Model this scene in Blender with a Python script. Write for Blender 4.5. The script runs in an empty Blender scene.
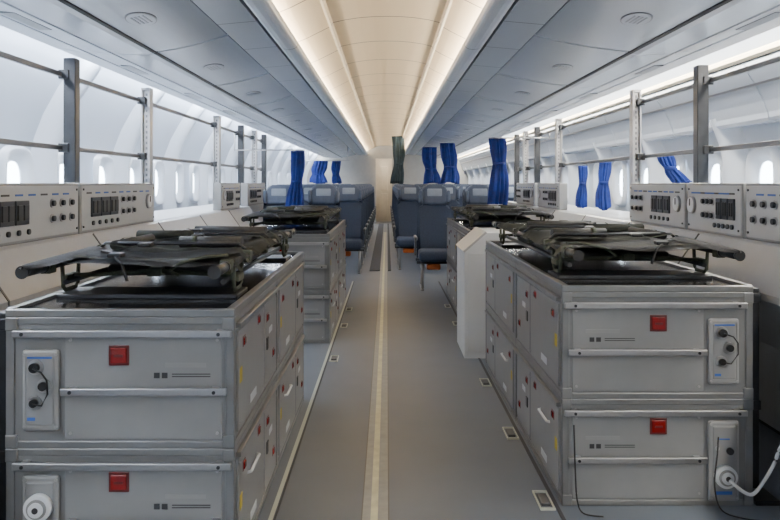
import bpy, bmesh, math, random
from mathutils import Vector, Matrix
random.seed(4)
COL=bpy.context.scene.collection
# ---------------------------------------------------------------- materials
def mat(name,col,rough=0.5,metal=0.0,noise=0.0,scale=8,emis=None,estr=0,bump=0.0,spec=None):
    m=bpy.data.materials.new(name); m.use_nodes=True
    nt=m.node_tree; b=nt.nodes['Principled BSDF']
    b.inputs['Base Color'].default_value=(*col,1); b.inputs['Roughness'].default_value=rough
    b.inputs['Metallic'].default_value=metal
    if spec is not None: b.inputs['Specular IOR Level'].default_value=spec
    if emis:
        b.inputs['Emission Color'].default_value=(*emis,1); b.inputs['Emission Strength'].default_value=estr
    if noise>0 or bump>0:
        tc=nt.nodes.new('ShaderNodeTexCoord'); n=nt.nodes.new('ShaderNodeTexNoise')
        n.inputs['Scale'].default_value=scale; n.inputs['Detail'].default_value=4
        nt.links.new(tc.outputs['Object'],n.inputs['Vector'])
        if noise>0:
            r=nt.nodes.new('ShaderNodeValToRGB')
            r.color_ramp.elements[0].position=0.3; r.color_ramp.elements[1].position=0.7
            r.color_ramp.elements[0].color=(*[c*(1-noise) for c in col],1)
            r.color_ramp.elements[1].color=(*[min(1,c*(1+noise)) for c in col],1)
            nt.links.new(n.outputs['Fac'],r.inputs['Fac']); nt.links.new(r.outputs['Color'],b.inputs['Base Color'])
        if bump>0:
            bp=nt.nodes.new('ShaderNodeBump'); bp.inputs['Strength'].default_value=bump; bp.inputs['Distance'].default_value=0.01
            nt.links.new(n.outputs['Fac'],bp.inputs['Height']); nt.links.new(bp.outputs['Normal'],b.inputs['Normal'])
    return m
def seam_mat(name,col,dark,period,width,rough=0.5,offset=0.0):
    """surface with fine transverse panel joints along world Y"""
    m=mat(name,col,rough); nt=m.node_tree; b=nt.nodes['Principled BSDF']
    tc=nt.nodes.new('ShaderNodeTexCoord'); sp=nt.nodes.new('ShaderNodeSeparateXYZ')
    nt.links.new(tc.outputs['Object'],sp.inputs[0])
    a=nt.nodes.new('ShaderNodeMath'); a.operation='ADD'; a.inputs[1].default_value=100+offset
    md=nt.nodes.new('ShaderNodeMath'); md.operation='MODULO'; md.inputs[1].default_value=period
    lt=nt.nodes.new('ShaderNodeMath'); lt.operation='LESS_THAN'; lt.inputs[1].default_value=width
    mx=nt.nodes.new('ShaderNodeMix'); mx.data_type='RGBA'
    mx.inputs[6].default_value=(*col,1); mx.inputs[7].default_value=(*dark,1)
    nt.links.new(sp.outputs['Y'],a.inputs[0]); nt.links.new(a.outputs[0],md.inputs[0]); nt.links.new(md.outputs[0],lt.inputs[0])
    nt.links.new(lt.outputs[0],mx.inputs[0]); nt.links.new(mx.outputs[2],b.inputs['Base Color'])
    return m
M=dict(
 floor=mat('vinyl_floor',(0.116,0.138,0.175),0.42,noise=0.05,scale=3),
 floordark=mat('aisle_carpet',(0.055,0.062,0.080),0.8,noise=0.2,scale=30),
 path=mat('floor_path_strip',(0.29,0.30,0.295),0.45,noise=0.10,scale=20),
 lumi=mat('luminescent_strip',(0.58,0.58,0.40),0.45,noise=0.15,scale=14),
 pale=mat('pale_strip',(0.50,0.53,0.47),0.4),
 seam=mat('floor_joint',(0.045,0.048,0.058),0.6),
 wall=mat('sidewall_plastic',(0.37,0.42,0.50),0.36,noise=0.02,scale=2),
 winframe=mat('window_reveal',(0.52,0.57,0.65),0.3,noise=0.02),
 upper=mat('upper_sidewall_panel',(0.34,0.38,0.45),0.22,noise=0.02,scale=2),
 ceil=seam_mat('ceiling_cream',(0.70,0.57,0.38),(0.14,0.10,0.07),0.95,0.020,0.5),
 lip=seam_mat('cove_lip',(0.66,0.70,0.76),(0.10,0.10,0.10),1.6,0.014,0.3,offset=0.52),
 aisle=seam_mat('aisle_panel',(0.47,0.495,0.54),(0.05,0.05,0.06),0.8,0.012,0.28,offset=0.52),
 bin=mat('bin_door_plastic',(0.47,0.495,0.54),0.25),
 binb=mat('bin_underside_plastic',(0.64,0.67,0.73),0.25,noise=0.02),
 cream=mat('cream_trim',(0.72,0.62,0.45),0.4),
 vent=mat('flush_vent_grey',(0.10,0.105,0.12),0.35),
 dark=mat('dark_seal',(0.02,0.02,0.024),0.6),
 slot=mat('slot_shadow_grey',(0.10,0.10,0.11),0.6),
 led=mat('led_warm',(1,0.9,0.7),0.5,emis=(1,0.91,0.78),estr=38),
 ledw=mat('led_cool',(1,1,1),0.5,emis=(0.90,0.95,1),estr=88),
 ledr=mat('led_neutral',(1,1,1),0.5,emis=(1,0.93,0.80),estr=84),
 case=mat('case_grey_paint',(0.190,0.195,0.203),0.34,noise=0.05,scale=6,metal=0.25),
 panel=mat('case_panel_grey',(0.230,0.235,0.243),0.34,noise=0.04,scale=9,metal=0.1),
 edge=mat('case_edge_grey',(0.20,0.205,0.21),0.32,metal=0.5,noise=0.1),
 alu=mat('brushed_aluminium',(0.36,0.36,0.365),0.36,metal=0.9,noise=0.04,scale=30),
 red=mat('red_indicator',(0.22,0.004,0.004),0.22),
 redb=mat('red_bezel',(0.10,0.003,0.003),0.3),
 port=mat('port_plate_grey',(0.25,0.255,0.26),0.4,noise=0.04),
 white=mat('white_plastic',(0.68,0.71,0.74),0.4,noise=0.02),
 black=mat('black_rubber',(0.010,0.010,0.011),0.4,noise=0.2,scale=30),
 top=mat('dark_platform',(0.014,0.014,0.016),0.16,noise=0.3,scale=5),
 olive=mat('olive_webbing',(0.045,0.053,0.034),0.7,noise=0.3,scale=60),
 olived=mat('dark_olive_blanket',(0.024,0.027,0.020),0.75,noise=0.3,scale=50),
 canvas=mat('charcoal_canvas',(0.022,0.022,0.023),0.55,noise=0.3,scale=40,bump=0.3),
 gun=mat('gunmetal',(0.045,0.047,0.052),0.35,metal=0.7,noise=0.1,scale=20),
 railg=mat('rail_grey_metal',(0.12,0.123,0.13),0.4,metal=0.6),
 seat=mat('navy_grey_fabric',(0.036,0.052,0.092),0.85,noise=0.15,scale=80,bump=0.2),
 seath=mat('blue_headrest_leather',(0.072,0.098,0.155),0.5,noise=0.08,scale=30),
 cover=mat('grey_blue_head_cover',(0.26,0.31,0.39),0.7,noise=0.05,scale=30),
 curt=mat('royal_blue_curtain',(0.002,0.020,0.18),0.75,noise=0.3,scale=12),
 curtg=mat('grey_green_curtain',(0.035,0.06,0.075),0.8,noise=0.2,scale=12),
 orange=mat('orange_vest_pouch',(0.50,0.11,0.015),0.6,noise=0.1),
 blue=mat('blue_print',(0.03,0.10,0.38),0.5),
 dprint=mat('dark_print',(0.03,0.03,0.034),0.5),
 yellow=mat('yellow_label',(0.50,0.38,0.03),0.5),
 beige=mat('bulkhead_beige',(0.62,0.57,0.49),0.5,noise=0.05),
 bulk=mat('bulkhead_grey',(0.36,0.36,0.35),0.5,noise=0.05),
 console=mat('console_off_white',(0.42,0.435,0.45),0.38,noise=0.02),
 ledge=mat('ledge_grey',(0.44,0.455,0.48),0.35,noise=0.03),
)
# ---------------------------------------------------------------- mesh builder
class B:
    def __init__(s): s.bm=bmesh.new()
    def _fin(s,vs,bev,seg,mtx,smooth):
        bm=s.bm
        if bev>0:
            es=set(e for v in vs for e in v.link_edges)
            r=bmesh.ops.bevel(bm,geom=list(es),offset=bev,segments=seg,affect='EDGES',profile=0.5)
            vs2=set(r['verts'])|set(v for v in vs if v.is_valid)
            fs=set(f for v in vs2 for f in v.link_faces); vs=[v for f in fs for v in f.verts]
            vs=list(set(vs))
        if smooth:
            for v in vs:
                for f in v.link_faces: f.smooth=True
        if mtx is not None: bmesh.ops.transform(bm,matrix=mtx,verts=vs)
        return vs
    def box(s,x0,x1,y0,y1,z0,z1,bev=0,seg=2,mtx=None,smooth=False):
        if x0>x1:x0,x1=x1,x0
        if y0>y1:y0,y1=y1,y0
        if z0>z1:z0,z1=z1,z0
        r=bmesh.ops.create_cube(s.bm,size=1)
        vs=r['verts']
        bmesh.ops.transform(s.bm,matrix=Matrix.Translation(((x0+x1)/2,(y0+y1)/2,(z0+z1)/2))@Matrix.Diagonal((x1-x0,y1-y0,z1-z0,1)),verts=vs)
        s._fin(vs,bev,seg,mtx,smooth); return s
    def cyl(s,p0,p1,r,n=14,r2=None,mtx=None):
        p0=Vector(p0);p1=Vector(p1);d=p1-p0
        if r2 is None:r2=r
        q=d.to_track_quat('Z','Y').to_matrix().to_4x4()
        res=bmesh.ops.create_cone(s.bm,cap_ends=True,segments=n,radius1=r,radius2=r2,depth=d.length)
        m=Matrix.Translation((p0+p1)/2)@q
        if mtx is not None: m=mtx@m
        bmesh.ops.transform(s.bm,matrix=m,verts=res['verts'])
        for f in set(f for v in res['verts'] for f in v.link_faces):
            if len(f.verts)==4:f.smooth=True
        return s
    def tube(s,pts,r,n=8,closed=False):
        pts=[Vector(p) for p in pts]; N=len(pts); rings=[]
        for i,p in enumerate(pts):
            a=pts[(i-1)%N] if (closed or i>0) else p
            b=pts[(i+1)%N] if (closed or i<N-1) else p
            t=(b-a).normalized(); up=Vector((0,0,1)) if abs(t.z)<0.9 else Vector((1,0,0))
            u=t.cross(up).normalized(); w=u.cross(t)
            rings.append([s.bm.verts.new(p+u*math.cos(2*math.pi*k/n)*r+w*math.sin(2*math.pi*k/n)*r) for k in range(n)])
        rng=range(N) if closed else range(N-1)
        for i in rng:
            A=rings[i];C=rings[(i+1)%N]
            for k in range(n):
                f=s.bm.faces.new([A[k],A[(k+1)%n],C[(k+1)%n],C[k]]); f.smooth=True
        if not closed:
            s.bm.faces.new(rings[0][::-1]); s.bm.faces.new(rings[-1])
        return s
    def extr(s,prof,y0,y1,closed=True,axis='y',caps=True,smooth=False):
        def P(a,b,t): return (a,t,b) if axis=='y' else (t,a,b)
        A=[s.bm.verts.new(P(a,b,y0)) for a,b in prof]; C=[s.bm.verts.new(P(a,b,y1)) for a,b in prof]
        n=len(prof)
        for i in range(n if closed else n-1):
            j=(i+1)%n
            f=s.bm.faces.new([A[i],A[j],C[j],C[i]]); f.smooth=smooth
        if closed and caps:
            s.bm.faces.new(A[::-1]); s.bm.faces.new(C)
        return s
    def sheet(s,grid,thick=0.0):
        V=[[s.bm.verts.new(p) for p in row] for row in grid]
        for i in range(len(V)-1):
            for j in range(len(V[0])-1):
                f=s.bm.faces.new([V[i][j],V[i][j+1],V[i+1][j+1],V[i+1][j]]); f.smooth=True
        if thick:
            r=bmesh.ops.solidify(s.bm,geom=s.bm.faces[:],thickness=thick)
        return s
    def obj(s,name,m,parent=None,**kw):
        bmesh.ops.recalc_face_normals(s.bm,faces=s.bm.faces[:])
        me=bpy.data.meshes.new(name); s.bm.to_mesh(me); s.bm.free()
        me.materials.append(M[m] if isinstance(m,str) else m)
        o=bpy.data.objects.new(name,me); COL.objects.link(o)
        if parent: o.parent=parent
        for k,v in kw.items(): o[k]=v
        return o
def thing(name,label,category,loc=(0,0,0),group=None,rot=0):
    e=bpy.data.objects.new(name,None); COL.objects.link(e); e.location=loc; e.rotation_euler[2]=rot
    e.empty_display_size=0.1
    e['label']=label; e['category']=category
    if group:e['group']=group
    return e
def copy_thing(src,loc,rot=None,label=None):
    c=src.copy(); COL.objects.link(c); c.location=loc
    if rot is not None:c.rotation_euler[2]=rot
    if label:c['label']=label
    def rec(a,b):
        for ch in list(a.children):
            k=ch.copy(); k.parent=b; COL.objects.link(k); rec(ch,k)
    rec(src,c); return c
Y0,Y1=-5.0,24.2
CX=0.02
# ---------------------------------------------------------------- structure
B().box(-2.6,2.64,Y0,Y1+4.6,-0.06,0).obj('floor','floor',kind='structure')
def wallprof(s):
    return [(CX+s*2.35,0.0),(CX+s*2.45,0.3),(CX+s*2.55,0.75),(CX+s*2.58,1.11),(CX+s*2.58,1.49),(CX+s*2.55,1.62),(CX+s*2.48,1.80),(CX+s*2.38,1.98),(CX+s*2.27,2.14),(CX+s*2.2,2.26),(CX+s*2.18,2.56)]
wins=[]; yy=-4.4
while yy<23.8: wins.append(yy); yy+=0.8
for s,nm in ((-1,'wall_left'),(1,'wall_right')):
    b=B(); prof=wallprof(s)
    ys=[Y0]
    for w in wins: ys+= [w-0.16,w+0.16]
    ys.append(Y1)
    V=[[b.bm.verts.new((x,y,z)) for (x,z) in prof] for y in ys]
    for i in range(len(ys)-1):
        for j in range(len(prof)-1):
            if i%2==1 and j==3: continue
            f=b.bm.faces.new([V[i][j],V[i][j+1],V[i+1][j+1],V[i+1][j]]); f.smooth=True
    b.obj(nm,'wall',kind='structure')
def sup(a,b,t,n=3.2):
    c,s_=math.cos(t),math.sin(t)
    return (a*math.copysign(abs(c)**(2/n),c), b*math.copysign(abs(s_)**(2/n),s_))
wmesh={}
for s in (-1,1):
    b=B(); N=36; loops=[]
    for (a,h,dx,n) in ((0.22,0.26,-0.006,4.5),(0.205,0.245,-0.045,3.8),(0.19,0.23,-0.050,3.4),(0.150,0.180,-0.016,3),(0.122,0.155,0.004,2.7),(0.118,0.150,0.006,2.6),(0.118,0.150,0.016,2.6)):
        loops.append([b.bm.verts.new((s*dx,)+sup(a,h,2*math.pi*k/N,n)) for k in range(N)])
    for A,C in zip(loops,loops[1:]):
        for k in range(N):
            f=b.bm.faces.new([A[k],A[(k+1)%N],C[(k+1)%N],C[k]]); f.smooth=True
    o=b.obj('window_0','winframe',kind='structure'); wmesh[s]=o.data; bpy.data.objects.remove(o)
n=1
for s in (-1,1):
    for w in wins:
        o=bpy.data.objects.new('window_%d'%n,wmesh[s]); o.location=(CX+s*2.58,w,1.30); o['kind']='structure'; COL.objects.link(o); n+=1
tn=1
for s in (-1,1):
    pr=wallprof(s)[1:10] if s<0 else wallprof(s)[1:7]
    y=-4.0
    while y<23.9:
        b=B()
        rows=[]
        for k in range(13):
            t=k/12; dy=(t-0.5)*0.34; dp=0.11*math.sin(math.pi*t)
            rows.append([(x-s*dp,y+dy,z-0.3*dp) for x,z in pr])
        b.sheet(rows)
        b.obj('trim_%d'%tn,'winframe',kind='structure'); tn+=1
        y+=1.6
# right side: smooth upper panels, lower rounded edge and cream cornice beneath the light strip
up=[(2.30,2.09),(2.265,2.055),(2.262,2.03),(2.30,1.97),(2.345,1.90),(2.385,1.82),(2.41,1.75),(2.415,1.715),(2.43,1.695),(2.46,1.69),(2.56,1.70)]
y=-4.8+0.0
while y<Y1-0.1:
    b=B(); b.extr([(x,z) for x,z in up]+[(2.60,1.72),(2.42,2.0),(2.33,2.10)],y+0.006,min(y+1.594,Y1))
    b.obj('trim_%d'%tn,'upper',kind='structure'); tn+=1
    y+=1.6
b=B(); b.extr([(2.335,2.085),(2.262,2.072),(2.240,2.085),(2.240,2.108),(2.262,2.125),(2.30,2.125)],Y0,Y1); b.obj('trim_%d'%tn,'cream',kind='structure'); tn+=1
b=B(); b.extr([(2.330,1.935),(2.318,1.930),(2.326,1.918),(2.338,1.915)],Y0,Y1); b.obj('trim_%d'%tn,'vent',kind='structure'); tn+=1
cp=[(-0.80,2.27),(-0.68,2.30),(-0.58,2.34),(-0.48,2.39),(-0.40,2.43),(-0.39,2.455),(-0.3,2.475),(-0.2,2.49),(-0.1,2.498),(0,2.50),(0.1,2.498),(0.2,2.49),(0.3,2.475),(0.38,2.455),(0.39,2.43),(0.46,2.39),(0.56,2.34),(0.64,2.30),(0.76,2.27)]
b=B(); b.extr(cp,Y0,Y1,closed=False,smooth=False); b.obj('ceiling','ceil',kind='structure')
for xx,zz in ((-0.405,2.428),(0.395,2.428)):
    b=B(); b.box(xx-0.008,xx+0.008,Y0,Y1,zz-0.012,zz+0.004); b.obj('trim_%d'%tn,'cream',kind='structure'); tn+=1
b=B(); b.extr([(-2.3,2.56),(2.34,2.56)],Y0,Y1,closed=False); b.obj('trim_%d'%tn,'wall',kind='structure'); tn+=1  # unseen roof sheet, added to stop world light leaking in above the ceiling
XIN={-1:-0.97,1:0.90}; XC={-1:-1.40,1:1.47}; LIP={-1:-0.60,1:0.52}
for s in (-1,1):
    L=LIP[s]
    lip=[(L,2.225),(L+s*0.004,2.215),(L+s*0.015,2.205),(L+s*0.035,2.198),(L+s*0.065,2.195),(L+s*0.095,2.200),(L+s*0.115,2.210),(L+s*0.125,2.222),(L+s*0.125,2.30),(L+s*0.115,2.30),(L+s*0.11,2.23),(L+s*0.02,2.235),(L+s*0.012,2.25),(L,2.25)]
    B().extr(lip,Y0,Y1).obj('trim_%d'%tn,'lip',kind='structure'); tn+=1
    a0=L+s*0.14
    B().extr([(a0,2.215),(XIN[s]-s*0.012,2.195),(XIN[s]-s*0.012,2.22),(a0,2.24)],Y0,Y1).obj('trim_%d'%tn,'aisle',kind='structure'); tn+=1
    o=B().box(L+s*0.03,L+s*0.10,Y0+0.1,Y1-0.1,2.237,2.243).obj('cove_light_strip','led',label='warm LED strip lying in the ceiling cove',category='light')
    o=B().box(CX+s*2.08,CX+s*2.17,Y0+0.1,Y1-0.1,2.20,2.21).obj('wall_wash_light_strip','ledw' if s<0 else 'ledr',label='bright white LED strip along the top of the sidewall',category='light')
# front bulkhead with passage
b=B(); b.box(-2.7,-0.36,Y1,Y1+0.08,0,2.56); b.box(0.16,2.74,Y1,Y1+0.08,0,2.56); b.box(-0.36,0.16,Y1,Y1+0.08,2.08,2.56)
b.obj('wall_front','bulk',kind='structure')
b=B(); b.box(-0.46,-0.42,Y1+0.08,Y1+1.5,0,2.3); b.box(0.22,0.26,Y1+0.08,Y1+1.5,0,2.3); b.box(-0.46,0.26,Y1+0.08,Y1+1.5,2.3,2.34); b.box(-0.46,0.26,Y1+1.5,Y1+1.54,0,2.34)
b.obj('wall_passage','beige',kind='structure')
b=B(); b.box(-0.28,0.10,Y1+1.44,Y1+1.49,0.0,1.95); b.box(-0.20,0.02,Y1+1.42,Y1+1.45,0.12,0.95,bev=0.008); b.box(-0.20,0.02,Y1+1.42,Y1+1.45,1.05,1.86,bev=0.008)
b.obj('door_1','beige',kind='structure')
o=B().box(-0.22,0.02,Y1+0.5,Y1+0.9,2.27,2.299).obj('passage_fill_light','led',label='unseen warm fill panel added to brighten the front passage',category='light')  # added light, hidden above the opening, brightens passage and end door
B().box(-2.7,2.74,Y0-0.08,Y0,0,2.56).obj('wall_back','bulk',kind='structure')
# ---------------------------------------------------------------- overhead bins
def make_bin(s):
    e=thing('overhead_bin','pale grey-white overhead stowage bin with flush oval latch','storage bin',(0,0,0),'overhead bins along the cabin')
    xi,xc=XIN[s],XC[s]; xo=CX+s*2.05; Ln=1.588
    body=[(xc+s*0.02,2.086),(xc+s*0.05,2.078),(xc+s*0.25,2.084),(xc+s*0.255,2.094),(xc+s*0.275,2.094),(xc+s*0.28,2.088),(xo-s*0.20,2.10),(xo-s*0.195,2.112),(xo-s*0.18,2.112),(xo-s*0.175,2.104),(xo-s*0.03,2.115),(xo,2.14),(xo,2.44),(xi,2.44),(xi,2.235),(xc+s*0.005,2.14)]
    B().extr(body,0,Ln).obj('body','binb',e)
    def zd(t): return 2.200+(2.098-2.200)*t-0.012*4*t*(1-t)
    fr=[(xi+(xc-xi)*k/8,zd(k/8)) for k in range(9)]
    bk=[(x,z+0.018) for x,z in fr][::-1]
    d=B(); d.extr(fr+bk,0.010,Ln-0.010)
    d=d.obj('door','bin',e)
    t0=0.62; xm=xi+(xc-xi)*t0; zm=zd(t0)
    sl=(zd(t0+0.01)-zd(t0-0.01))/((xc-xi)*0.02); ang=math.atan(sl)
    m=Matrix.Translation((xm,Ln/2,zm))@Matrix.Rotation(-ang,4,'Y')
    b=B(); b.cyl((0,0,-0.003),(0,0,0.004),0.070,32,mtx=m@Matrix.Diagonal((1,2.0,1,1)))
    l=b.obj('latch','vent',d)
    b=B(); b.cyl((0,0,-0.0055),(0,0,0.003),0.063,32,mtx=m@Matrix.Diagonal((1,2.03,1,1)))
    b.obj('latch_plate','bin',l)
    for q in (-0.030,-0.010,0.010,0.030):
        b=B(); b.box(q-0.004,q+0.004,-0.075,0.075,-0.0068,0.002,mtx=m)
        b.obj('vent_slot','vent',l)
    B().extr([(xc+s*0.001,2.091),(xc+s*0.022,2.086),(xc+s*0.022,2.12),(xc+s*0.001,2.12)],0.0,Ln).obj('edge_seal','dark',e)
    B().box(xc+s*0.33,xc+s*0.40,0.5,0.9,2.090,2.104,bev=0.003).obj('service_panel','vent',e)
    return e
for s in (-1,1):
    src=make_bin(s); src.location=(0,Y0+0.02,0)
    for k in range(1,20):
        y=Y0+0.02+k*1.6
        if y+1.58>Y1: break
        copy_thing(src,(0,y,0))
# ---------------------------------------------------------------- floor strips
def strip(x0,x1,y0,y1,m,z=0.003,label='',cat='floor marking',name='floor_strip'):
    return B().box(x0,x1,y0,y1,0.0,z).obj(name,m,label=label,category=cat)
strip(-0.097,0.005,Y0,20.0,'path',0.002,'pale grey cover strip along the middle of the floor',name='floor_path_cover')
strip(-0.064,-0.036,Y0,20.0,'lumi',0.0035,'pale yellow luminescent floor path marking',name='luminescent_floor_marking')
strip(-0.101,-0.096,Y0,11.0,'railg',0.0035,'thin metal edge of the floor path strip',name='floor_edge_profile')
strip(0.004,0.009,Y0,11.0,'railg',0.0035,'thin metal edge of the floor path strip',name='floor_edge_profile')
strip(-0.458,-0.442,Y0,10.0,'pale',0.004,'pale luminescent floor marking beside the equipment cases',name='luminescent_floor_marking')
strip(-0.438,-0.430,Y0,10.0,'seam',0.003,'dark joint line in the vinyl floor',name='floor_joint')
strip(0.675,0.69,Y0,10.0,'seam',0.003,'dark seat track line beside the equipment cases',name='seat_track')
strip(-0.26,-0.105,11.2,Y1-0.01,'floordark',0.006,'dark carpet runner between the seat rows','carpet','aisle_carpet')
strip(0.014,0.06,11.2,Y1-0.01,'floordark',0.006,'dark carpet runner between the seat rows','carpet','aisle_carpet')
def anchor(x,y):
    e=thing('floor_anchor_plate','pale rectangular floor anchor frame with a dark fitting','floor fitting',(x,y,0),'floor anchors beside the cases')
    b=B()
    o=[(-0.030,-0.09),(0.030,-0.09),(0.030,0.09),(-0.030,0.09)]; i_=[(-0.025,-0.08),(0.025,-0.08),(0.025,0.08),(-0.025,0.08)]
    V=[[b.bm.verts.new((px,py,z)) for px,py in L] for L,z in ((o,0),(o,0.008),(i_,0.008),(i_,0))]
    for A,C in ((0,1),(1,2),(2,3),(3,0)):
        for k in range(4): b.bm.faces.new([V[A][k],V[A][(k+1)%4],V[C][(k+1)%4],V[C][k]])
    b.obj('frame','pale',e)
    B().box(-0.018,0.018,-0.05,0.05,0,0.012,bev=0.003).obj('fitting','railg',e)
    return e
a0=anchor(0.64,3.1)
for x,y in ((0.64,3.93),(0.64,4.93),(0.64,7.0),(0.64,8.0),(-0.39,5.6),(-0.39,6.9),(-0.39,7.8)):
    copy_thing(a0,(x,y,0))
# ---------------------------------------------------------------- equipment cases
def case(s,W,L,H,lower,detail=True):
    lab='mid-grey metal medical equipment case, '+('lower of stacked pair, round white socket' if lower else 'stacked on another, dark connectors')
    e=thing('equipment_case',lab,'equipment case',(0,0,0),'stacked grey medical equipment cases')
    x=lambda f:s*f*W
    b=B(); b.box(0,s*W,0,L,0.012,H-0.008,bev=0.008); body=b.obj('body','case',e)
    b=B(); t=0.024
    for z0 in (0.0,H-t):
        b.box(x(0)-s*0.004,s*W+s*0.004,-0.006,t,z0,z0+t,bev=0.003)
        b.box(x(0)-s*0.006,x(0)+s*0.02,0,L,z0,z0+t,bev=0.003)
    for xx in (0,1):
        b.box(x(xx)-(s*0.004 if xx==0 else -s*0.004),x(xx)+(s*0.024 if xx==0 else -s*0.024),-0.007,t,0,H,bev=0.003)
    for yy in (L*0.46,L-0.025):
        b.box(-s*0.007,s*0.01,yy,yy+0.03,0,H,bev=0.003)
    fr=b.obj('frame','edge',e)
    for xx in (0,1):
        for z0 in (0.0,H-0.045):
            sx=s if xx==0 else -s
            B().box(x(xx)-sx*0.006,x(xx)+sx*0.035,-0.0095,0.002,z0,z0+0.045,bev=0.004).obj('corner_plate','edge',fr)
    b=B(); b.box(x(0.05),x(0.745),-0.003,0.004,0.03,H-0.05,bev=0.002); fp=b.obj('front_panel','panel',e)
    for (zz,f0,f1) in ((H-0.062,-0.0,0.96),(H-0.250,0.02,0.75)):
        b=B(); b.box(x(f0),x(f1),-0.038,-0.024,zz,zz+0.024,bev=0.003)
        for f in (f0+0.04,f1-0.06): b.box(x(f),x(f+0.03),-0.026,0.002,zz+0.002,zz+0.022)
        mr=b.obj('mounting_rail','alu',e)
        for f in (f0+0.055,f1-0.045): B().cyl((x(f),-0.036,zz+0.012),(x(f),-0.042,zz+0.012),0.006,8).obj('rail_bolt','gun',mr)
    zr=H-0.125 if lower else H-0.14
    b=B(); b.box(x(0.46),x(0.55),-0.006,0.002,zr-0.018,zr+0.048,bev=0.002); r=b.obj('indicator','redb',e)
    B().box(x(0.47),x(0.54),-0.0105,-0.004,zr-0.010,zr+0.040,bev=0.003).obj('indicator_lens','red',r)
    B().box(x(0.485),x(0.525),-0.0125,-0.008,zr+0.010,zr+0.018).obj('indicator_slot','redb',r)
    zt=H-0.085 if lower else H-0.105; zb=(0.02 if s>0 else 0.06) if lower else 0.06
    b=B(); b.box(x(0.765),x(0.93),-0.016,0.002,zb,zt,bev=0.01); pp=b.obj('port_plate','port',e)
    b=B(); b.box(x(0.785),x(0.91),-0.018,-0.012,zb+0.02,zt-0.02,bev=0.006)
    b.obj('port_inset','panel',pp)
    xm=x(0.848)
    if lower:
        zc=0.125 if s>0 else 0.245
        dn=1 if s>0 else -1
        b=B(); b.cyl((xm,-0.016,zc),(xm,-0.040,zc),0.044,28); b.obj('socket_ring','white',pp)
        b=B(); b.cyl((xm,-0.038,zc),(xm,-0.046,zc),0.032,24); b.obj('socket_core','port',pp)
        b=B(); b.cyl((xm,-0.045,zc),(xm,-0.052,zc),0.024,20); b.obj('socket_centre','white',pp)
        B().cyl((xm,-0.050,zc),(xm,-0.055,zc),0.010,16).obj('socket_hole','dark',pp)
        B().cyl((xm+0.02,-0.016,zc+dn*0.10),(xm+0.02,-0.028,zc+dn*0.10),0.014,16).obj('pressure_port','dark',pp)
        B().cyl((xm-0.03,-0.016,zc+dn*0.11),(xm-0.03,-0.022,zc+dn*0.11),0.009,12).obj('key_switch','alu',pp)
        B().box(xm-0.03,xm+0.02,-0.0195,-0.0175,zc+dn*0.15,zc+dn*0.145).obj('legend','blue',pp)
        B().box(xm-0.035,xm+0.03,-0.0195,-0.0175,zc-0.075,zc-0.062).obj('lower_label','blue',pp)
    else:
        zc=zt-0.055
        for k,(dx,dz,rr) in enumerate(((-0.012,0,0.016),(0.016,-0.060,0.014),(-0.014,-0.115,0.013))):
            b=B(); b.cyl((xm+dx,-0.018,zc+dz),(xm+dx,-0.024,zc+dz),rr+0.009,20); b.obj('connector_flange','alu',pp)
            b=B(); b.cyl((xm+dx,-0.022,zc+dz),(xm+dx,-0.038,zc+dz),rr,16); b.obj('connector','black',pp)
        b=B(); b.tube([(xm-0.012,-0.04,zc),(xm+0.02,-0.052,zc-0.01),(xm+0.038,-0.052,zc-0.035),(xm+0.040,-0.05,zc-0.08),(xm+0.016,-0.04,zc-0.120),(xm-0.014,-0.042,zc-0.115)],0.003); b.obj('cable','black',pp)
        B().box(xm-0.04,xm-0.015,-0.0195,-0.0175,zb+0.035,zb+0.045).obj('legend','blue',pp)
        B().box(xm-0.04,xm+0.04,-0.0195,-0.0175,zt-0.028,zt-0.022).obj('printed_line','blue',pp)
    for f in (0.778,0.917):
        for z in (zb+0.014,zt-0.014): B().cyl((x(f),-0.014,z),(x(f),-0.019,z),0.005,8).obj('screw','alu',pp)
    for f in (0.07,0.72):
        for z in (0.05,H-0.075): B().cyl((x(f),-0.002,z),(x(f),-0.007,z),0.005,8).obj('screw','alu',fp)
    zp=H-0.20
    b=B()
    for f0,f1 in ((0.14,0.165),(0.175,0.20)) if s>0 else ((0.29,0.315),(0.325,0.35)): b.box(x(f0),x(f1),-0.0045,-0.002,zp,zp+0.018)
    fa,fb=((0.22,0.38) if s>0 else (0.10,0.27))
    b.box(x(fa),x(fb),-0.0045,-0.002,zp+0.012,zp+0.015); b.box(x(fa),x(fb),-0.0045,-0.002,zp+0.004,zp+0.007)
    b.obj('printed_marking','dprint',fp)
    B().box(x(0.12),x(0.30),-0.0045,-0.002,zp+0.035,zp+0.05).obj('pale_label','port',fp)
    # aisle side: horizontal edge rail and flush panels
    B().box(-s*0.018,s*0.002,0.04,L-0.04,H-0.045,H-0.028,bev=0.003).obj('side_rail','edge',e)
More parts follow.
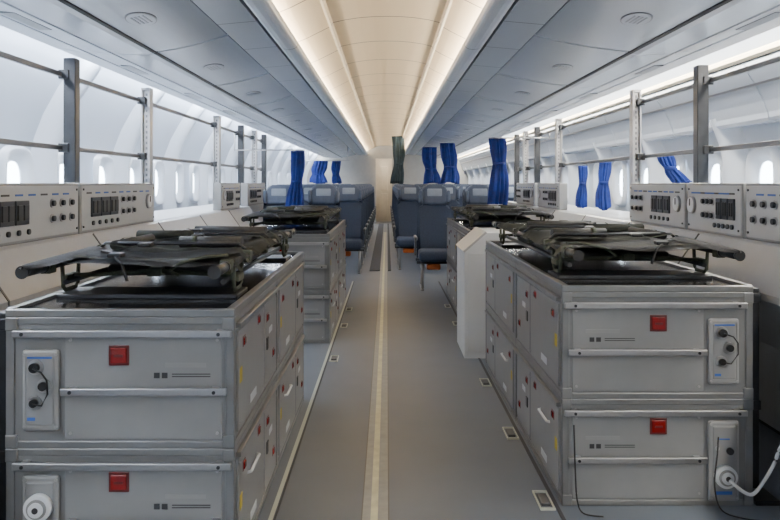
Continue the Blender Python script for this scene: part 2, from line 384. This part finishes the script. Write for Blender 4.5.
    for k,(ya,yb) in enumerate(((0.05,L*0.44),(L*0.5,L-0.05))):
        yd=ya+(yb-ya)*0.62
        for j,(yp,yq_) in enumerate(((ya,yd-0.006),(yd+0.006,yb))):
            b=B(); b.box(-s*0.008,s*0.004,yp,yq_,0.035,H-0.055,bev=0.004); d=b.obj('side_panel','panel',e)
            lat=((yp+0.08,H-0.12),(yq_-0.14,H-0.10)) if j==0 else ((yp+0.06,H-0.13),(yq_-0.10,H*0.28))
            for yq,zq in lat:
                B().box(-s*0.010,-s*0.004,yq-0.006,yq+0.040,zq-0.006,zq+0.030,bev=0.002).obj('latch_bezel','redb',d)
                B().box(-s*0.014,-s*0.006,yq,yq+0.034,zq,zq+0.024,bev=0.003).obj('latch_tab','red',d)
            for yq in (yp+0.02,yq_-0.02):
                for z in (0.055,H-0.075): B().cyl((-s*0.006,yq,z),(-s*0.011,yq,z),0.005,8).obj('fastener','alu',d)
            if j==0:
                B().box(-s*0.0095,-s*0.006,yp+0.02,yp+0.06,H*0.45,H*0.45+0.05).obj('warning_label','yellow',d)
                B().box(-s*0.0095,-s*0.006,yp+0.22,yp+0.34,0.07,0.10).obj('pale_label','white',d)
                if lower:
                    zz=H-0.16
                    B().tube([(-s*0.006,yp+0.16,zz),(-s*0.020,yp+0.172,zz),(-s*0.020,yp+0.34,zz),(-s*0.006,yp+0.352,zz)],0.0060).obj('handle','white',d)
            else:
                B().box(-s*0.013,-s*0.004,yp+0.05,yp+0.09,H*0.42,H*0.42+0.05,bev=0.003).obj('catch','gun',d)
                B().box(-s*0.0095,-s*0.006,yp+0.12,yp+0.20,H*0.55,H*0.55+0.025).obj('pale_label','white',d)
    return e
def platform(s,W,L):
    e=thing('stretcher_platform','dark glossy platform with grey metal rim on top of equipment cases','platform',(0,0,0),'dark stretcher platforms')
    b=B(); b.box(s*0.01,s*(W-0.01),0.01,L-0.01,0.0,0.018); b.obj('deck','top',e)
    b=B(); h=0.030
    b.box(-s*0.006,s*(W+0.006),-0.008,0.02,0,h-0.004,bev=0.004); b.box(-s*0.006,s*(W+0.006),L-0.02,L,0,h,bev=0.004)
    b.box(-s*0.006,s*0.022,0.0,L,0,h,bev=0.004); b.box(s*(W-0.022),s*(W+0.006),0.0,L,0,h,bev=0.004)
    b.obj('rim','edge',e)
    for y0,y1 in ((0.27,0.48),(L-0.45,L-0.24)):
        B().box(s*0.04,s*(W-0.04),y0,y1,0.018,0.034,bev=0.003).obj('cross_rail','gun',e)
    return e
def soft(x,y,k):
    return 0.005*math.sin(x*13+k*1.7+y*4)+0.005*math.sin(y*17+k*2.3-x*7)+0.0015*math.sin(x*45-y*31)
def litter(s,W,L,variant=0):
    v=variant
    e=thing('folding_stretcher','folded litter with charcoal canvas, black grips and olive straps','stretcher',(0,0,0),'folded stretchers on the platforms')
    xa,xb=s*0.06,s*(W-0.05) ; zp=0.112
    D=abs(xb-xa)
    X=lambda f: xa+(xb-xa)*f
    for n_,xx in enumerate((xa,xb)):
        B().cyl((xx,0.10,zp),(xx,L-0.1,zp),0.014).obj('pole','gun',e)
        for (p,q) in ((0.0,0.15),(L-0.15,L+0.02)):
            b=B(); b.cyl((xx,p,zp),(xx,q,zp),0.018,16); b.cyl((xx,p-0.010,zp),(xx,p+0.008,zp),0.022,16,r2=0.018); b.cyl((xx,q-0.010,zp),(xx,q+0.010,zp),0.020,16)
            b.obj('grip','black',e)
        x2=xx-(0.03 if xx>(xa+xb)/2 else -0.03)
        B().cyl((x2,0.26,0.046),(x2,L-0.26,0.046),0.010).obj('lower_tube','gun',e)
    xm=(xa+xb)/2
    w=D/2-0.07
    B().box(xm-w,xm+w,0.55,L-0.50,0.032,0.080,bev=0.02,seg=3,smooth=True).obj('folded_pad','canvas',e)
    g=[]
    for i in range(15):
        u=i/14; hw=0.046*(1-(max(0,0.25-u)/0.25)**2)**0.5+0.004
        g.append([(X(0.97)+(q-0.5)*2*hw,-0.045+u*0.62,zp+0.026+0.012*u-0.012*(2*abs(q-0.5))**2) for q in (0,0.2,0.4,0.6,0.8,1)])
    B().sheet(g,0.012).obj('padded_tongue','canvas',e)
    lay=((0.18,L-0.20,-0.035,1.035,0.0,'canvas'),(0.30,0.72,0.02,1.05,0.008,'canvas'),(0.62,1.15,-0.05,0.80,0.016,'olived'),(1.00,1.55,0.12,1.05,0.016,'canvas'),(1.35,L-0.32,-0.04,0.80,0.011,'olived'))
    for k,(y0,y1,f0,f1,dz,mm) in enumerate(lay):
        g=[]
        for i in range(21):
            u=i/20; row=[]
            for j in range(21):
                q=j/20; f=f0+(f1-f0)*q; xx=X(f)
                yy=y0+u*(y1-y0)+(0.08*(q-0.5)*math.sin(k*2+v) if k else 0)+(0.010*math.sin(q*8+k) if k else 0)
                sag=0.012*math.sin(math.pi*max(0,min(1,f)))
                droop=-0.028*(max(0,abs(f-0.5)*2-1.0)/0.1)
                edge=-0.008*(1 if u in (0,1) and k else 0)
                row.append((xx,yy,zp+0.015+dz-sag+soft(xx,yy,k+v)+droop+edge))
            g.append(row)
        B().sheet(g,0.005).obj('canvas' if mm=='canvas' else 'blanket',mm,e)
    for y in (0.30,L-0.42):
        for xx in (xa,xb):
            b=B(); b.tube([(xx,y,zp-0.005),(xx,y+0.01,0.022),(xx,y+0.03,0.0080),(xx,y+0.12,0.0080),(xx,y+0.14,0.022),(xx,y+0.15,zp-0.005)],0.0080); b.obj('leg','olive',e)
            B().box(xx-0.016,xx+0.016,y+0.02,y+0.13,0.036,0.064,bev=0.006).obj('leg_clamp','olive',e)
        b=B(); b.cyl((xa,y+0.075,0.055),(xm+0.01,y+0.10,0.07),0.009,10); b.cyl((xm-0.01,y+0.10,0.07),(xb,y+0.075,0.055),0.009,10)
        b.box(xm-0.026,xm+0.026,y+0.07,y+0.13,0.052,0.086,bev=0.004)
        b.obj('spreader_bar','olive',e)
    for y,dz,ww,sk in ((0.25,0.002,0.045,0.02),(0.50,0.018,0.045,0.22),(0.92,0.026,0.04,-0.10),(1.3,0.026,0.045,0.08),(L-0.55,0.018,0.045,-0.05)):
        g=[]
        for i in range(2):
            g.append([(X(j/24*1.12-0.06),y+i*ww+sk*(j/24-0.5),zp+0.026+dz-0.010*math.sin(math.pi*j/24)+0.004*math.sin(j)-(0.055 if j in(0,24) else 0.018 if j in (1,23) else 0)) for j in range(25)])
        st=B().sheet(g,0.0035).obj('strap','olive',e)
        fq=0.3+0.4*((y*3.7)%1); xq=X(fq); yq=y+sk*((fq+0.06)/1.12-0.5)
        B().box(xq-0.026,xq+0.026,yq-0.003,yq+ww+0.003,zp+0.020+dz,zp+0.036+dz,bev=0.005).obj('buckle','black',st)
    b=B(); b.cyl((X(0.06),0.66,zp+0.046),(X(0.48),0.70,zp+0.046),0.024,18); rp=b.obj('rolled_pad','canvas',e)
    for f in (0.16,0.38):
        B().cyl((X(f)-0.010,0.668+f*0.04,zp+0.046),(X(f)+0.010,0.67+f*0.04,zp+0.046),0.026,18).obj('pad_strap','olive',rp)
    b=B(); b.cyl((X(0.88),0.62,zp+0.038),(X(0.80),0.95,zp+0.044),0.019,16); b.obj('rolled_harness','canvas',e)
    b=B(); b.cyl((X(0.55),1.05,zp+0.050),(X(0.98),1.12,zp+0.046),0.022,16); b.obj('rolled_harness','olived',e)
    b=B(); b.cyl((X(0.1),1.45,zp+0.044),(X(0.7),1.50,zp+0.046),0.022,16); b.obj('rolled_harness','canvas',e)
    b=B(); b.tube([(X(0.03),0.28,zp+0.03),(X(0.12),0.21,zp+0.032),(X(0.26),0.20,zp+0.012),(X(0.34),0.22,zp-0.02),(X(0.30),0.25,zp-0.04)],0.006); b.obj('loose_strap','olive',e)
    b=B(); b.tube([(X(0.85),0.44,zp+0.03),(X(0.72),0.30,zp+0.035),(X(0.60),0.20,zp+0.01),(X(0.55),0.17,zp-0.05)],0.006); b.obj('loose_strap','black',e)
    for yh in (0.60,1.22):
        b=B(); b.tube([(xa,yh,zp+0.01),(X(0.06),yh,zp+0.046),(X(0.94),yh+0.03,zp+0.046),(xb,yh+0.03,zp+0.01)],0.007); b.obj('hinge_bow','gun',e)
    for y in (0.16,0.54,0.95,1.42,L-0.2):
        for xx in (xa,xb): B().box(xx-0.020,xx+0.020,y,y+0.05,zp-0.025,zp+0.023,bev=0.005).obj('bracket','olive' if y<1 else 'gun',e)
    return e
WL,WR=0.74,0.76
units=[(-1,-0.505,2.49,2.05,WL),(1,0.71,3.06,2.35,WR),(-1,-0.47,6.15,2.35,WL),(1,0.71,6.55,2.35,WR)]
for k,(s,xi,y,L,W) in enumerate(units):
    lo=case(s,W,L,0.43,True); lo.location=(xi,y,0)
    up_=case(s,W,L,0.43,False); up_.location=(xi,y,0.43)
    pl=platform(s,W,L); pl.location=(xi,y,0.86)
    li=litter(s,W,L,k*3); li.location=(xi,y+0.0,0.895)
# white lectern-like cabinet
e=thing('slant_top_cabinet','white freestanding cabinet with slanted top beside grey cases','cabinet',(0.575,5.62,0))
b=B(); b.extr([(0.0,0.0),(0.0,0.80),(0.16,0.93),(0.40,0.93),(0.40,0.0)],0,0.6); b.obj('body','white',e)
b=B(); b.box(0.02,0.36,-0.008,0.004,0.05,0.78,bev=0.003); d=b.obj('door','white',e)
B().box(0.31,0.33,-0.02,-0.006,0.40,0.52,bev=0.004).obj('handle','gun',d)
b=B(); b.extr([(-0.012,0.795),(0.155,0.942),(0.165,0.93),(0.0,0.785)],-0.01,0.61); b.obj('slanted_lid','console',e)
B().box(0.01,0.39,0.01,0.59,-0.0,0.03).obj('plinth','dark',e)
for px_,py_ in ((1.535,3.2),(-1.312,2.6)):
    e=thing('equipment_stand','dark vertical equipment stand beside the grey cases','stand',(px_,py_,0))
    B().box(-0.025,0.025,-0.025,0.025,0.02,0.86,bev=0.005).obj('post','gun',e)
    B().box(-0.05,0.05,-0.15,0.15,0.0,0.02,bev=0.004).obj('base','gun',e)
    for z in (0.80,0.35): B().box(-0.03,0.03,-0.03,0.16,z,z+0.04,bev=0.004).obj('arm','gun',e)
xm=0.71+0.848*WR
def smooth_pts(P,n=6):
    P=[Vector(p) for p in P]; out=[]
    for i in range(len(P)-1):
        a=P[max(0,i-1)];b_=P[i];c=P[i+1];d=P[min(len(P)-1,i+2)]
        for k in range(n):
            t=k/n; out.append(0.5*((2*b_)+(c-a)*t+(2*a-5*b_+4*c-d)*t*t+(3*b_-a-3*c+d)*t**3))
    out.append(P[-1]); return out
B().tube(smooth_pts([(xm,2.995,0.125),(xm+0.03,2.95,0.10),(xm+0.07,2.95,0.09),(xm+0.12,2.97,0.13),(xm+0.17,2.99,0.19),(xm+0.20,3.0,0.25),(xm+0.24,3.02,0.28),(xm+0.34,3.06,0.25)]),0.0068,12).obj('white_hose','white',label='white hose curving out of the case socket',category='hose')
B().tube(smooth_pts([(xm-0.05,2.985,0.30),(xm-0.065,2.96,0.24),(xm-0.08,2.95,0.12),(xm-0.055,2.94,0.03),(xm+0.03,2.92,0.006),(xm+0.10,2.9,0.006)]),0.0032,8).obj('black_cable','black',label='thin black cable hanging to the floor beside a white socket',category='cable')
B().tube(smooth_pts([(0.742,3.010,0.34),(0.742,3.002,0.28),(0.745,3.0,0.16),(0.75,2.99,0.05),(0.77,2.97,0.006),(0.84,2.94,0.006)]),0.0032,8).obj('black_cable','black',label='thin black cable hanging along the case corner',category='cable')
# ---------------------------------------------------------------- side ledges, racks, consoles
ZL=1.025
for s,X in ((-1,-1.80),(1,1.90)):
    xo=CX+s*2.30
    e=thing('side_ledge','long light grey utility ledge with sloped edge beneath the instrument panels','ledge',(0,0,0))
    b=B()
    b.extr([(X-s*0.30,0.80),(X-s*0.30,0.83),(X-s*0.17,ZL-0.01),(X-s*0.145,ZL),(xo,ZL),(xo,0.02),(X+s*0.12,0.02),(X+s*0.10,0.45),(X-s*0.2,0.74)],0.5,9.0); b.obj('body','ledge',e)
    b=B(); b.box(X+s*0.125,X+s*0.2,0.5,9.0,0,0.03); b.obj('kick_strip','dark',e)
    for y in [0.6+k*1.2 for k in range(7)]: B().extr([(X-s*0.303,0.81),(X-s*0.303,0.832),(X-s*0.172,ZL-0.004),(X-s*0.168,ZL-0.008),(X-s*0.298,0.826)],y,y+0.012).obj('joint_cover','railg',e)
    e=thing('side_ledge','narrow light grey ledge carrying instrument panels beside the seats','ledge',(0,0,0))
    B().box(X-s*0.14,xo,9.02,11.4,0.03,ZL,bev=0.006).obj('body','ledge',e)
    B().box(X-s*0.10,xo,9.04,11.38,0.0,0.03).obj('kick_strip','dark',e)
posts={-1:[(2.2,'gun'),(4.33,'gun'),(5.69,'alu'),(8.03,'alu'),(9.35,'gun'),(10.3,'alu'),(11.1,'gun')],1:[(2.2,'alu'),(4.59,'gun'),(5.80,'alu'),(8.4,'alu'),(9.6,'gun'),(10.4,'alu'),(11.1,'gun')]}
for s,X in ((-1,-1.80),(1,1.90)):
    e=thing('mounting_rack','metal rack of upright profiles and two long horizontal rails','rack',(0,0,0))
    top=2.01
    for y,mm in posts[s]:
        b=B()
        if mm=='gun':
            b.box(X-0.035,X+0.035,y-0.035,y+0.035,ZL,top,bev=0.006)
            b.box(X-0.045,X+0.045,y-0.045,y+0.045,ZL,ZL+0.04,bev=0.006)
            p=b.obj('upright','gun',e)
        else:
            b.box(X-0.032,X-0.022,y-0.04,y+0.04,ZL,top); b.box(X+0.022,X+0.032,y-0.04,y+0.04,ZL,top); b.box(X-0.03,X+0.03,y-0.012,y-0.004,ZL,top)
            b.box(X-0.028,X+0.028,y-0.036,y+0.036,top-0.02,top,bev=0.003)
            p=b.obj('upright','alu',e,label='bright aluminium upright with row of slots')
            b=B()
            z=1.07
            while z<top-0.05:
                b.box(X-0.006,X+0.006,y-0.014,y-0.010,z,z+0.02); z+=0.04
            b.obj('slot_row','slot',p)
    for z,r in ((1.915,0.014),(1.50,0.014)):
        b=B(); b.box(X+s*0.036,X+s*0.056,0.6,11.3,z-r,z+r,bev=0.004); b.obj('rail','railg',e)
    for y,_ in posts[s]:
        for z in (1.915,1.50): B().box(X-s*0.0,X+s*0.06,y-0.045,y+0.045,z-0.026,z+0.026,bev=0.004).obj('clamp','gun',e)
def console(s,L,variant):
    e=thing('instrument_panel','off-white wall instrument panel with gauges, knobs and black sockets','instrument panel',(0,0,0),'instrument panels on the side ledges')
    b=B(); b.box(0,s*0.085,0,L,0.0,0.275,bev=0.006); b.obj('housing','port',e)
    b=B(); b.box(-s*0.004,s*0.004,0.014,L-0.014,0.014,0.261,bev=0.002); f=b.obj('face_plate','console',e)
    k0=L/1.15
    yc,zc,r=((0.12*k0,0.15,0.05) if variant==0 else (L-0.14*k0,0.15,0.05))
    b=B(); b.cyl((-s*0.002,yc,zc),(-s*0.018,yc,zc),r,28); g=b.obj('gauge','alu',f)
    B().cyl((-s*0.016,yc,zc),(-s*0.021,yc,zc),r*0.85,28).obj('dial','white',g)
    B().box(-s*0.021,-s*0.024,yc-0.004,yc+0.004,zc-0.005,zc+r*0.7).obj('needle','dark',g)
    st=(0.26 if variant==0 else 0.12)*k0
    pc=0.125*k0
    for k in range(3):
        y=st+k*pc
        B().box(-s*0.003,-s*0.014,y,y+pc-0.012,0.085,0.195,bev=0.004).obj('socket','gun',f)
        for j in range(2):
            yy_=y+0.008+j*(pc-0.025)/2
            B().box(-s*0.013,-s*0.021,yy_,yy_+(pc-0.045)/2,0.105,0.175,bev=0.003).obj('socket_insert','black',f)
    for k in range(6):
        y=(L-0.10*k0-(k//2)*0.10*k0) if variant==0 else (st+(0.44+(k//2)*0.09)*k0)
        if variant==1 and y>L-0.24*k0: continue
        z=0.175 if k%2==0 else 0.10
        B().cyl((-s*0.003,y,z),(-s*0.009,y,z),0.022,18).obj('knob_ring','alu',f)
        B().cyl((-s*0.003,y,z),(-s*0.022,y,z),0.014,14).obj('knob','gun' if k%3 else 'black',f)
    for k in range(5):
        y=st+0.03+k*0.085*k0
        B().cyl((-s*0.003,y,0.050),(-s*0.014,y,0.050),0.013,12).obj('gas_outlet','gun',f)
    for k in range(9):
        y=0.08+k*(L-0.16)/9
        B().box(-s*0.003,-s*0.006,y,y+0.07,0.215,0.224).obj('printed_legend','blue' if k%3 else 'dprint',f)
    for y in (0.035,L-0.035):
        for z in (0.035,0.24): B().cyl((-s*0.003,y,z),(-s*0.009,y,z),0.006,8).obj('screw','gun',f)
    return e
for s,X,ys in ((-1,-1.80,((1.5,1.28),(2.80,1.28),(4.10,1.31),(7.6,0.96),(9.05,1.27))),(1,1.90,((2.6,1.12),(3.75,0.69),(4.47,1.02),(7.75,1.1),(9.05,1.25)))):
    for k,(y,L) in enumerate(ys):
        c=console(s,L,(k+1)%2 if s<0 else k%2); c.location=(X-s*0.14,y,ZL)
# ---------------------------------------------------------------- seats
seat=thing('passenger_seat','blue-grey fabric airliner seat with rounded back and headrest','seat',(0,0,0),'passenger seats')
T=Matrix.Translation((0,0.16,0.42))@Matrix.Rotation(math.radians(-8),4,'X')
B().box(-0.215,0.215,-0.34,0.18,0.35,0.48,bev=0.05,seg=4,smooth=True).obj('seat_cushion','seat',seat)
def rounded_back(w0,w1,z0,z1,y0,y1,rad,bev):
    """upright rounded-top slab, width w0 at base to w1 at top"""
    b=B(); pts=[(-w0,z0),(w0,z0)]
    for k in range(9):
        a=math.pi/2*k/8; pts.append((w1-rad+rad*math.cos(a),z1-rad+rad*math.sin(a)))
    for k in range(9):
        a=math.pi/2+math.pi/2*k/8; pts.append((-w1+rad+rad*math.cos(a),z1-rad+rad*math.sin(a)))
    b.extr(pts,y0,y1)
    es=[e for e in b.bm.edges if len(e.link_faces)==2 and any(len(f.verts)>4 for f in e.link_faces)]
    bmesh.ops.bevel(b.bm,geom=es,offset=bev,segments=3,affect='EDGES',profile=0.5)
    for f in b.bm.faces:
        if len(f.verts)<=4: f.smooth=True
    bmesh.ops.transform(b.bm,matrix=T,verts=b.bm.verts[:])
    return b
rounded_back(0.20,0.195,0.02,0.60,-0.065,0.04,0.05,0.03).obj('backrest','seat',seat)
rounded_back(0.225,0.205,-0.06,0.81,0.0,0.075,0.11,0.02).obj('back_shell','seat',seat)
h=rounded_back(0.155,0.160,0.60,0.85,-0.10,0.03,0.07,0.03).obj('headrest','seath',seat)
for q in (-1,1):
    b=B(); b.box(q*0.145,q*0.198,-0.13,0.02,0.62,0.78,bev=0.022,seg=3,smooth=True,mtx=T); b.obj('headrest_wing','seath',h)
B().box(-0.10,0.10,-0.106,-0.06,0.70,0.81,bev=0.02,seg=3,smooth=True,mtx=T).obj('head_cover','cover',h)
for q in (-1,1):
    b=B(); b.box(q*0.228,q*0.266,-0.24,0.2,0.60,0.645,bev=0.015,seg=3,smooth=True); b.box(q*0.235,q*0.258,0.0,0.16,0.40,0.61,bev=0.01); b.obj('armrest','railg',seat)
    b=B(); b.tube([(q*0.17,-0.22,0.0),(q*0.17,-0.20,0.34)],0.016); b.tube([(q*0.17,0.2,0.0),(q*0.17,-0.15,0.34)],0.016); b.box(q*0.17-0.02,q*0.17+0.02,-0.26,0.24,0,0.02,bev=0.004); b.obj('leg','alu',seat)
for yq in (-0.2,0.12): B().cyl((-0.24,yq,0.34),(0.24,yq,0.34),0.02).obj('frame_tube','gun',seat)
B().box(-0.12,0.05,-0.24,-0.10,0.25,0.32,bev=0.02,seg=3).obj('life_vest_pouch','orange',seat)
seat.location=(0.60,9.40,0)
locs=[(1.18,9.45),(-0.81,9.5),(-1.38,9.5)]
y=11.1
while y<22.5:
    for x in (-0.57,-1.14,-1.71):
        if x<-1.5 and y<11.9: continue
        locs.append((x,y))
    y+=1.15
y=11.6
while y<22.5:
    for x in (0.36,0.93,1.50,2.07):
        if x>1.4 and y<11.9: continue
        locs.append((x,y))
    y+=1.15
for x,y in locs: copy_thing(seat,(x,y,0))
# ---------------------------------------------------------------- curtains
def curtain(x,y,w,z1,z0,m='curt',tie=0.6,lean=0.0,lab='royal blue privacy curtain gathered and hanging',pinch=0.25,seed=0):
    b=B(); N=120; R=22; rows=[]
    for i in range(R+1):
        u=i/R; z=z1+(z0-z1)*u
        k=0.80+0.22*u-pinch*math.exp(-((u-tie)/0.16)**2)
        row=[]
        for j in range(N):
            t=2*math.pi*j/N
            r=k*(1+0.20*math.sin(11*t+u*1.6+seed)+0.12*math.sin(6*t+2+u*1.5+seed*2)+0.08*math.sin(19*t+seed))
            row.append(b.bm.verts.new((x+lean*u+0.1*w*math.sin(u*4+seed)+w/2*r*math.cos(t),y+w/3.0*r*math.sin(t),z+(0.02*math.sin(2*t+seed)*u if i==R else 0))))
        rows.append(row)
    for A,C in zip(rows,rows[1:]):
        for j in range(N):
            f=b.bm.faces.new([A[j],A[(j+1)%N],C[(j+1)%N],C[j]]); f.smooth=True
    b.bm.faces.new(rows[0]); b.bm.faces.new(rows[-1])
    e=thing('curtain',lab,'curtain',(0,0,0),'gathered curtains')
    b.obj('fabric',m,e)
    zt=z1+(z0-z1)*tie
    B().cyl((x+lean*tie+0.1*w*math.sin(tie*4+seed),y,zt-0.015),(x+lean*tie+0.1*w*math.sin(tie*4+seed),y,zt+0.015),w*0.34,20).obj('tie_band',m,e)
    return e
curtain(-1.10,9.22,0.18,1.69,0.95,seed=1,tie=0.5)
curtain(-1.62,18.3,0.34,1.83,1.30,seed=2)
curtain(-1.22,18.3,0.20,1.83,1.30,seed=3)
curtain(0.27,18.85,0.28,2.46,1.30,'curtg',lab='dark grey-green gathered curtain')
curtain(1.00,17.4,0.34,2.12,1.30,seed=4)
curtain(1.22,15.0,0.30,2.09,1.30,seed=5)
curtain(1.33,9.10,0.20,1.83,0.98,tie=0.35,seed=6)
for (x,y,w,z1,z0,ln,sd) in ((2.02,7.85,0.10,1.48,1.06,0,1),(2.05,7.15,0.12,1.50,1.06,0,2),(2.05,5.60,0.12,1.50,1.30,0.12,3)):
    curtain(x,y,w,z1,z0,lean=ln,tie=0.45,lab='short royal blue curtain hanging from the rack rail',seed=sd)
e=thing('curtain_rail','thin metal curtain rail across the cabin','curtain rail',(0,0,0))
b=B(); b.cyl((-2.35,18.3,1.84),(-0.9,18.3,1.84),0.012); b.obj('bar','alu',e)
for xx in (-0.95,-1.9): B().cyl((xx,18.3,1.84),(xx,18.3,2.16 if xx>-1 else 2.09),0.008).obj('drop_rod','alu',e)
for (y,z,x0,x1,lab) in ((9.22,1.70,-1.86,-1.00,'slim curtain rail reaching inward from the metal rack'),(9.10,1.84,1.96,1.22,'slim curtain rail reaching inward from the metal rack')):
    e=thing('curtain_rail',lab,'curtain rail',(0,0,0))
    B().cyl((x0,y,z),(x1,y,z),0.007).obj('bar','alu',e)
    B().cyl((x0*0.995,y,z),(x0*0.995,y,1.90),0.007).obj('hanger','alu',e)
# ---------------------------------------------------------------- world, camera
w=bpy.data.worlds.new('World'); bpy.context.scene.world=w; w.use_nodes=True
bg=w.node_tree.nodes['Background']; bg.inputs[0].default_value=(0.76,0.88,1.0,1); bg.inputs[1].default_value=18.0
cam=bpy.data.cameras.new('Camera'); co=bpy.data.objects.new('Camera',cam); COL.objects.link(co)
co.location=(0,0,1.3); co.rotation_euler=(math.radians(90),0,0)
cam.sensor_width=36; cam.lens=35; cam.shift_x=3/780; cam.shift_y=-77/780; cam.clip_start=0.05
bpy.context.scene.camera=co
